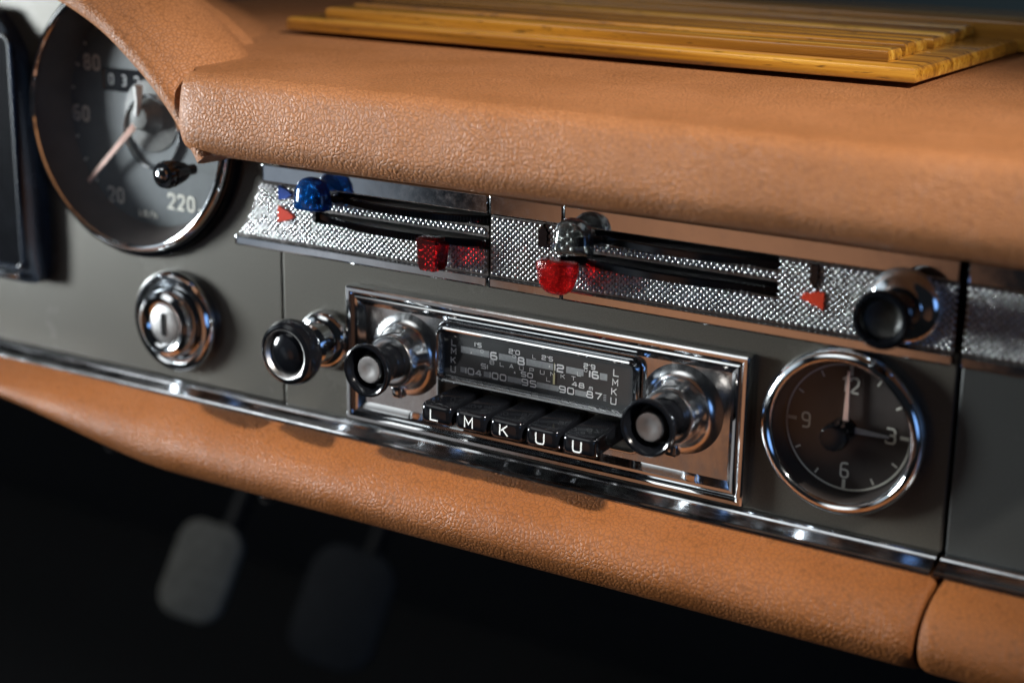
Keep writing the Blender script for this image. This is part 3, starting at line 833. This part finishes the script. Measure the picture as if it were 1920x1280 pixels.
# black ribbed trip knob in front of the glass
mb = MB(); prof = [(2.6, -8), (2.6, -13), (4.2, -13.6), (5.4, -17), (6.6, -22), (6.8, -25), (6.0, -26.6), (0, -27)]
prof = [(r_ * .86, y_) for r_, y_ in prof]
lathe(mb, -163.5, 67.5, prof, 36, knurl=((2, 3, 4, 5), -.10)); tk = mb.build('reset_knob', M_BLACK, sp)
mb = MB(); lathe(mb, -163.5, 67.5, [(3.4, -26.6), (3.2, -27.6), (2.0, -28.3), (0, -28.5)], 24); mb.build('tip_highlight', M_CHROME, tk)  # small tip added to give the knob a white highlight

# ------------------------------------------------------------------ centre gauge at the left edge
gc = thing('gauge_cluster', 'dark upright gauge housing cut off by the left edge of the picture', 'gauge', (-300, 0, 3))
out_ = smooth_curve([(-263.5, 3.6), (-260.2, 8), (-259.0, 34), (-259.6, 61), (-264.5, 98), (-269.5, 113), (-277, 122), (-286, 126), (-340, 128)], 5) + [(-340, 3.2), (-300, 3.0), (-270, 3.0)]
mb = MB(); poly_prism(mb, out_, -8, 0, bev=1.2); mb.build('housing', M_NAVY, gc)
mb = MB(); frame(mb, -336, -268, 9, 116, 5, [(0, -7.9), (0, -9.2), (.5, -9.8), (1.4, -9.8), (2.0, -9.0), (2.2, -8.3)], n=6); mb.build('window_frame', M_NAVY, gc)
mb = MB(); rbox(mb, -300, -271, -11, -8, 5.0, 8.0, .8); mb.build('chrome_strip', M_CHROME, gc)
mb = MB(); quad(mb, -334, -270, 11, 114, -8.45); mb.build('gauge_face', M_BLACK, gc)

# ------------------------------------------------------------------ ignition lock
ig = thing('ignition_lock', 'chrome ignition lock with an upright key slot, left of the lighter', 'ignition lock', (-182, 0, -2))
mb = MB(); lathe(mb, -182, -2.2, [(22.4, 0), (22.6, -2.5), (22.0, -4.8), (20.6, -6.2), (18.8, -6.4), (17.4, -5.6), (16.4, -4.0), (15.2, -3.6)], 96); mb.build('escutcheon', M_CHROME, ig)
mb = MB(); lathe(mb, -182, -2.2, [(15.0, -2), (14.8, -8.0), (14.0, -10.4), (12.2, -11.6), (10.6, -11.4), (9.4, -10.4), (8.6, -9.2)], 80); mb.build('barrel', M_CHROME, ig)
mb = MB(); lathe(mb, -182, -2.2, [(8.8, -8.8), (8.2, -9.8), (6.8, -10.2), (0, -10.3)], 64)
cyl = mb.build('key_cylinder', M_SILVER, ig)
mb = MB(); frame(mb, -183.2, -180.8, -7.4, 3.0, 1.1, [(0, -10.2), (0, -10.7), (.3, -10.8), (.6, -10.3)], cap=True); mb.build('key_slot', M_BLACK_MATT, cyl)

# ------------------------------------------------------------------ cigarette lighter
cl = thing('cigarette_lighter', 'black domed cigarette lighter knob in a chrome socket left of the radio', 'lighter', (-101, 0, 2.4))
LX, LZ = -100.2, 2.6
mb = MB(); lathe(mb, LX, LZ, [(12.6, 0), (12.6, -2.2), (11.8, -4.4), (10.2, -5.8), (8.8, -6.2), (8.4, -8), (8.2, -11), (7.0, -12.4), (6.4, -13), (0, -13)], 64); mb.build('socket', M_CHROME, cl)
mb = MB(); lathe(mb, LX, LZ, [(6.2, -10), (6.2, -15), (7.4, -17), (10.6, -18.4), (12.8, -20), (13.6, -22.4), (13.4, -25.2), (12.4, -27.4), (11.0, -28.2), (10.4, -28.0)], 64)
kb = mb.build('knob', M_BLACK, cl)
mb = MB(); lathe(mb, LX, LZ, [(10.5, -28.0), (9.8, -27.8), (9.0, -26.6), (8.6, -26.0)], 64); mb.build('chrome_ring', M_SILVER, kb)
mb = MB(); lathe(mb, LX, LZ, [(8.7, -26.0), (7.4, -26.9), (5.2, -27.6), (2.6, -28.0), (0, -28.1)], 64); mb.build('domed_cap', M_BLACK, kb)

# ------------------------------------------------------------------ radio
rd = thing('car_radio', 'chrome vintage car radio with two knobs, five push buttons and a glass tuning dial', 'radio', (1.5, 0, -28))
X0, X1, Z0, Z1 = -87.6, 90.2, -28.2, 28.4
mb = MB()
frame(mb, X0, X1, Z0, Z1, 1.0, [(0, 1), (0, -3.4), (.25, -4.4), (.9, -4.9), (2.1, -4.9), (2.7, -4.4), (2.9, -3.6), (3.5, -3.3), (4.2, -3.6), (4.6, -4.0), (5.6, -3.9), (6.3, -3.1), (7.4, -1.8), (8.0, -1.2)], n=4)
mb.build('surround', M_CHROME, rd, angle=28)
# face plate with opening for the dial and keys
mb = MB()
OX0, OX1, OZ0, OZ1 = -43.5, 47.0, -17.0, 19.4
yf = -1.25
fx0, fx1, fz0, fz1 = X0 + 7.8, X1 - 7.8, Z0 + 7.8, Z1 - 7.8
ol = rloop(OX0, OX1, OZ0, OZ1, 4.5, 8); n_ = len(ol)
o_ = len(mb.v); mb.v += [(x, yf, z) for x, z in ol] + [(x, 3, z) for x, z in ol] + [(fx1, yf, fz1), (fx0, yf, fz1), (fx0, yf, fz0), (fx1, yf, fz0)]
for i in range(n_):
    j = (i + 1) % n_; mb.f.append([o_ + i, o_ + j, o_ + n_ + j, o_ + n_ + i]); mb.m.append(0)
q_ = n_ // 4
for c in range(4):
    seg_ = list(range(c * q_, c * q_ + q_)); C_ = o_ + 2 * n_ + c
    for i in seg_[:-1]: mb.f.append([o_ + i, o_ + i + 1, C_]); mb.m.append(0)
    nx = (c + 1) % 4
    mb.f.append([o_ + seg_[-1], o_ + (seg_[-1] + 1) % n_, o_ + 2 * n_ + nx, C_]); mb.m.append(0)
# pressed dish under each knob
mb.build('face_plate', M_CHROME_SATIN, rd, angle=25)
mb = MB(); quad(mb, OX0 - 1, OX1 + 1, OZ0 - 1, OZ1 + 1, 2.6); mb.build('key_recess', M_BLACK_MATT, rd)
mb = MB(); frame(mb, OX0 - .9, OX1 + .9, OZ0 - .9, OZ1 + .9, 5.2, [(0, -1.2), (0, -2.0), (.35, -2.5), (.9, -2.5), (1.3, -1.6), (1.4, 1)], n=8); mb.build('opening_rim', M_CHROME, rd)
DX0, DX1, DZ0, DZ1 = -42.6, 46.4, -3.6, 19.2
mb = MB(); frame(mb, DX0, DX1, DZ0, DZ1, 4.0, [(0, 2), (0, -4.9), (.3, -5.7), (.9, -6.1), (1.5, -5.8), (1.9, -4.9), (2.4, -3.4), (2.5, -1.6)], n=8)
dz = mb.build('dial_bezel', M_CHROME, rd)
mb = MB(); frame(mb, DX0 + 2.2, DX1 - 2.2, DZ0 + 2.2, DZ1 - 2.2, 1.0, [(0, -2.4), (.1, -2.4)], cap=True); dl = mb.build('tuning_dial', M_DIAL, rd)
yt = -2.5
mb = MB()
for t_, x, z, h in (('L', -35.9, 12.3, 2.8), ('M', -36.0, 8.8, 2.8), ('K', -36.1, 5.2, 2.8), ('U', -36.2, 1.5, 2.8), ('L', 36.3, 12.7, 2.9), ('M', 36.0, 8.9, 2.8), ('K', 35.7, 5.3, 2.9), ('U', 35.5, 1.7, 2.9)):
    text(mb, t_, x, z, h, yt, wf=.88, sw=.14, rr=.12)
for t_, x, z, h in (("1'5", -24.6, 13.2, 1.9), ("2'0", -8.1, 13.2, 1.9), ("2'5", 6.6, 13.2, 1.9), ("2'9", 24.9, 13.2, 1.9)): text(mb, t_, x, z, h, yt, wf=1.05, sw=.18, gap=.22)
text(mb, 'L', .8, 12.8, 1.6, yt, wf=1, sw=.12)
for t_, x, z, h in (('6', -17.4, 10.0, 3.3), ('8', -5.0, 10.1, 3.3), ('12', 11.9, 10.2, 3.2), ('16', 27.0, 10.3, 3.1)): text(mb, t_, x, z, h, yt, wf=1.02, sw=.21, gap=.2)
for x, c in zip((-18.2, -13.6, -9.3, -4.8, -.2, 4.5, 9.1, 13.6, 18.2), 'BLAUPUNKT'): text(mb, c, x, 7.3, 1.7, yt, wf=1.15, sw=.13, rr=.2)
for t_, x, z, h in (('51', -21.7, 5.1, 2.1), ('50', -2.3, 5.1, 2.1), ('48', 20.3, 5.2, 2.1)): text(mb, t_, x, z, h, yt, wf=1.2, sw=.19, gap=.2)
text(mb, 'm', 25.8, 4.8, 1.5, yt, wf=1.1, sw=.17); text(mb, 'L', 7.3, 5.0, 1.7, yt, wf=1.1, sw=.12)
for t_, x, z in (('104', -26.5, 1.95), ('100', -15.3, 2.1), ('95', -1.3, 2.0), ('90', 15.3, 2.2), ('87', 27.2, 2.3)): text(mb, t_, x, z, 2.8, yt, wf=1.1, sw=.19, gap=.2)
for x, z in ((-22.8, 11.0), (-8.1, 11.4), (23.4, 11.5)): text(mb, 'D', x, z, 1.3, yt - .1, wf=1.1, sw=.14)
text(mb, 'L', 20.7, 9.5, 1.7, yt - .1, wf=1.1, sw=.12)
for x, z in ((7.7, 10.3), (-27.7, 9.7), (-7.7, 5.2)): mb.add([(x - .45, yt - .12, z - .45), (x + .45, yt - .12, z - .45), (x, yt - .12, z + .5)], [[0, 1, 2]])
mb.build('dial_lettering', M_WHITE, dl)
mb = MB()
for a, b in ((-32.6, -19.5), (-15.1, -7.0), (-2.7, 9.2), (14.9, 22.4), (29.4, 32.6)):
    quad(mb, a, b, 8.9, 11.5, -2.45)
for a, b in ((-32.8, -30.4), (-21.9, -19.4), (-11.0, -4.6), (2.1, 11.9), (19.0, 23.9)):
    quad(mb, a, b,   .95, 3.1, -2.45)
for z in (1.0, 1.7, 2.4, 3.1): quad(mb, 31.2, 32.4, z, z + .35, -2.45)
mb.build('scale_bars', M_SCALE, dl)
mb = MB(); quad(mb, 9.4, 10.3, 3.6, 7.6, -2.75); quad(mb, 9.75, 9.95, 7.65, 12.0, -2.75); mb.build('tuning_pointer', M_YELLOW, dl)
mb = MB(); frame(mb, DX0 + 2.3, DX1 - 2.3, DZ0 + 2.3, DZ1 - 2.3, 1.5, [(0, -3.6), (.5, -4.0), (1.2, -4.05)], cap=True); mb.build('dial_glass', M_GLASS, rd)
# push buttons
for i, c in enumerate('LMKUU'):
    bx = -29.8 + 15.75 * i; mb = MB()
    # back section rises to the radio, the front is a rounded key
    hw = 7.05
    rows_ = [(2.2, hw - .9, -13.6, -5.4), (-6, hw - .8, -13.9, -5.5), (-15, hw - .3, -14.1, -5.9), (-21.2, hw, -14.4, -6.3), (-22.6, hw - .15, -14.2, -6.5), (-23.6, hw - .7, -13.7, -7.0), (-24.2, hw - 1.5, -13.0, -7.7), (-24.3, hw - 2.1, -12.5, -8.2)]
    rr_ = []
    for y, h_, za, zb in rows_:
        lp = rloop(bx - h_, bx + h_, za, zb, 1.5, 5); i0 = len(mb.v); mb.v += [(x, y, z) for x, z in lp]; rr_.append(list(range(i0, i0 + len(lp))))
    for a_, b_ in zip(rr_, rr_[1:]):
        k_ = len(a_)
        for q in range(k_): mb.f.append([a_[q], b_[q], b_[(q + 1) % k_], a_[(q + 1) % k_]]); mb.m.append(0)
    mb.f.append(rr_[-1][::-1]); mb.m.append(0)
    pb = mb.build('push_button', M_BLACK, rd, angle=40)
    pb['label'] = 'black push button marked %s' % c
    mb = MB(); text(mb, c, bx - .3, -10.35, 4.7, -24.42, wf=.86, sw=.125, rr=.22); mb.build('button_letter', M_WHITE, pb)
# rotary knobs
for kx, kz, yt_ in ((-59.2, 3.2, -29.0), (62.8, 3.4, -28.2)):
    mb = MB(); lathe(mb, kx, kz, [(17.0, -1.3), (15.0, -1.7), (13.0, -2.8), (11.8, -4.8), (11.0, -8.0), (10.7, -12.0), (10.1, -13.1), (9.0, -13.4), (7.2, -13.2)], 64)
    cr_ = mb.build('knob_collar', M_CHROME_SATIN, rd)
    mb = MB(); rbox(mb, kx - 2.3, kx + 2.3, -9.0, -5, kz - 16.4, kz - 11.5, 1.0, 1.0); mb.build('collar_tab', M_CHROME, cr_)
    mb = MB(); d_ = yt_ + 31
    lathe(mb, kx, kz, [(7.1, -9), (7.1, -17), (7.2, -20 + d_), (8.2, -24.0 + d_), (9.8, -27.2 + d_), (10.6, -29.0 + d_), (10.7, -30.2 + d_), (10.3, -31.0 + d_), (9.7, -31.2 + d_), (9.1, -30.9 + d_), (8.3, -28.8 + d_), (7.2, -26.4 + d_), (5.0, -25.6 + d_)], 72)
    kb = mb.build('tuning_knob', M_BLACK, rd)
    mb = MB(); lathe(mb, kx, kz, [(5.6, -25.4 + d_), (5.6, -28.2 + d_), (5.2, -28.9 + d_), (4.3, -29.0 + d_), (2, -28.7 + d_), (0, -28.6 + d_)], 48); mb.build('knob_cap', M_SILVER, kb)

# ------------------------------------------------------------------ clock
ck = thing('clock', 'round black clock with white figures in a chrome ring right of the radio', 'clock', (CKX, 0, CKZ))
mb = MB(); lathe(mb, CKX, CKZ, [(29.8, 0), (30.0, -2.4), (29.4, -4.8), (28.0, -6.4), (26.6, -6.8), (25.6, -6.2), (25.0, -5.0)], 112); mb.build('bezel', M_CHROME, ck)
mb = MB(); lathe(mb, CKX, CKZ, [(25.1, -5.1), (24.6, -2), (24.0, 2.9)], 96); mb.build('inner_wall', M_DIAL_BROWN, ck)
mb = MB(); lathe(mb, CKX, CKZ, [(24.2, 3.0), (12, 3.0), (0, 3.0)], 96); cd = mb.build('dial', M_DIAL_BROWN, ck)
mb = MB()
ribbon(mb, [(CKX + 22.6 * math.cos(2 * math.pi * i / 120), CKZ + 22.6 * math.sin(2 * math.pi * i / 120)) for i in range(120)], .7, 2.8, closed=True)
for i in range(12):
    a = math.pi / 6 * i; big = i % 3 == 0; r0 = 18.9 if big else 19.4; r1 = 22.2 if big else 21.6
    ribbon(mb, [(CKX + r0 * math.cos(a), CKZ + r0 * math.sin(a)), (CKX + r1 * math.cos(a), CKZ + r1 * math.sin(a))], 1.3 if big else .7, 2.8)
def cnum(s, x, z):
    mb_ = mb; h = 6.0
    if s == '12':
        for pts in ([(x - 2.9, z + 1.6), (x - 1.7, z + 2.6), (x - 1.7, z - 2.6)],): ribbon(mb_, pts, .8, 2.75)
        q = arc_corner([(x + .1, z + 1.4), (x + .1, z + 2.6), (x + 2.9, z + 2.6), (x + 2.9, z + .4), (x + .1, z - 2.6), (x + 3.1, z - 2.6)], 1.1); ribbon(mb_, q, .8, 2.75)
    elif s == '3':
        q = arc_corner([(x - 1.5, z + 2.6), (x + 1.5, z + 2.6), (x + 1.5, z + .2), (x - .4, z + .2)], 1.3); ribbon(mb_, q, .8, 2.75)
        q = arc_corner([(x - .2, z + .2), (x + 1.6, z + .2), (x + 1.6, z - 2.6), (x - 1.6, z - 2.6), (x - 1.6, z - 1.6)], 1.3); ribbon(mb_, q, .8, 2.73)
    else: text(mb_, s, x, z, h, 2.75, wf=.58, sw=.13, rr=.27)
cnum('12', CKX, CKZ + 15.4); cnum('3', CKX + 15.6, CKZ); cnum('6', CKX, CKZ - 15.6); cnum('9', CKX - 15.4, CKZ)
mb.build('dial_figures', M_CREAM, cd)
mb = MB(); poly_prism(mb, [(CKX - 1.1, CKZ), (CKX - .5, CKZ + 21), (CKX + .3, CKZ + 21), (CKX + 1.0, CKZ)], .2, .9, bev=.1); mb.build('minute_hand', M_NEEDLE, ck)
mb = MB(); poly_prism(mb, [(CKX, CKZ + 1.2), (CKX + 15.5, CKZ + .2), (CKX + 15.5, CKZ - .6), (CKX, CKZ - 1.2)], 1.2, 1.8, bev=.1); mb.build('hour_hand', M_SCALE, ck)
mb = MB(); lathe(mb, CKX, CKZ, [(3.4, 2.9), (3.2, -3), (2.4, -4.6), (2.4, -6), (4.6, -6.6), (5.0, -8.5), (4.7, -11.4), (4.0, -12.2), (0, -12.4)], 40, knurl=((4, 5, 6), -.07)); mb.build('setting_knob', M_BLACK, ck)
mb = MB(); lathe(mb, CKX, CKZ, [(25.0, -4.6), (18, -5.1), (10, -5.4), (2.6, -5.5)], 64); mb.build('glass', M_GLASS, ck)

# ------------------------------------------------------------------ wooden boards on the pad
wg = thing('wooden_tray', 'varnished honey wood tray with parallel slats lying on the leather pad', 'tray', (-25, 140, 116))
def wbox(name, mat, par, x0, x1, y0, y1, z0, z1, b=.9, skew=0):
    mb = MB()
    lp = lambda i, z: [(x0 + i, y0 + i, z), (x1 - i, y0 + i, z), (x1 - i + skew, y1 - i, z), (x0 + i, y1 - i, z)]
    rows = [lp(.3, z0), lp(0, z0 + .4), lp(0, z1 - b), lp(b * .3, z1 - b * .3), lp(b, z1)]
    o = len(mb.v)
    for r_ in rows: mb.v += r_
    for a in range(4):
        for i in range(4): mb.f.append([o + 4 * a + i, o + 4 * a + (i + 1) % 4, o + 4 * a + 4 + (i + 1) % 4, o + 4 * a + 4 + i]); mb.m.append(0)
    mb.f.append([o + 16 + i for i in range(4)]); mb.m.append(0); mb.f.append([o + 3, o + 2, o + 1, o]); mb.m.append(0)
    return mb.build(name, mat, par, angle=25)
wbox('base_board', M_WOOD, wg, -181, 114, 75.5, 205, 117.6, 123.4, 2.4)
ys = [85, 107, 123, 141, 160, 178, 195]
for i, y in enumerate(ys):
    wbox('slat', M_WOOD if i % 2 else M_WOOD_PALE, wg, -166 - (i % 3), 100 - .9 * i + random.uniform(-1, 1), y, y + (15 if i == 0 else 12.5), 123.45, 128.0 + random.uniform(-.5, .5), 1.9)
bb = wbox('wooden_board', M_WOOD_PALE, None, -230, 330, 207, 262, 117.5, 130.4, 2.0)
tag(bb, 'long plain honey wood board lying behind the slatted tray', 'board')

# ------------------------------------------------------------------ down in the footwell
def pedal(px, py, pz, w, h, mat, label):
    t = thing('pedal', label, 'pedal', (px, py, pz), 'pedals in the dark footwell')
    mb = MB()
    frame(mb, px - w / 2, px + w / 2, pz - h / 2, pz + h / 2, w * .34, [(0, py + 8), (0, py + 1.5), (.6, py + .4), (1.8, py)], cap=True, cap0=True)
    tl = R(28); c, s = math.cos(tl), math.sin(tl); yw = R(24); cy, sy = math.cos(yw), math.sin(yw)
    def tr(x, y, z):
        y -= py; z -= pz; x -= px
        x, z = x * math.cos(R(14)) + z * math.sin(R(14)), -x * math.sin(R(14)) + z * math.cos(R(14))
        y, z = y * c + z * s, -y * s + z * c
        x, y = x * cy - y * sy, x * sy + y * cy
        return (x + px, y + py, z + pz)
    mb.v = [tr(*v) for v in mb.v]; mb.build('pad', mat, t)
    mb = MB(); tube(mb, [tr(px, py + 7, pz), tr(px, py + 40, pz + 40), tr(px, py + 60, pz + 190), (px, py + 90, pz + 300)], 7); mb.build('arm', M_BLACK_MATT, t)
pedal(-428, 271, -279, 46, 68, M_RUBBER, 'pale grey rubber pedal, brighter one of two in the footwell')
pedal(-347, 324, -306, 62, 84, M_RUBBER_DARK, 'dark grey rubber pedal right of the pale one')
for (x, y, z), lab in (((-222, -6, -65.5), 'small bluish chrome stud under the leather roll below the ignition lock'), ((-163, 32, -90), 'small bluish chrome stud under the leather roll left of the radio')):
    t = thing('chrome_stud', lab, 'stud', (x, y, z), 'chrome studs under the dash')
    mb = MB(); lathe(mb, x, z, [(5, y + 6), (5, y + 1), (4.4, y - 1), (2.6, y - 2.2), (0, y - 2.6)], 24); mb.build('head', M_CHROME, t)
    mb = MB(); tube(mb, [(x, y + 5, z), (x, y + 60, z + 20)], 3); mb.build('shank', M_BLACK_MATT, t)

for o in list(bpy.data.objects):
    if '_base' in o: del o['_base']
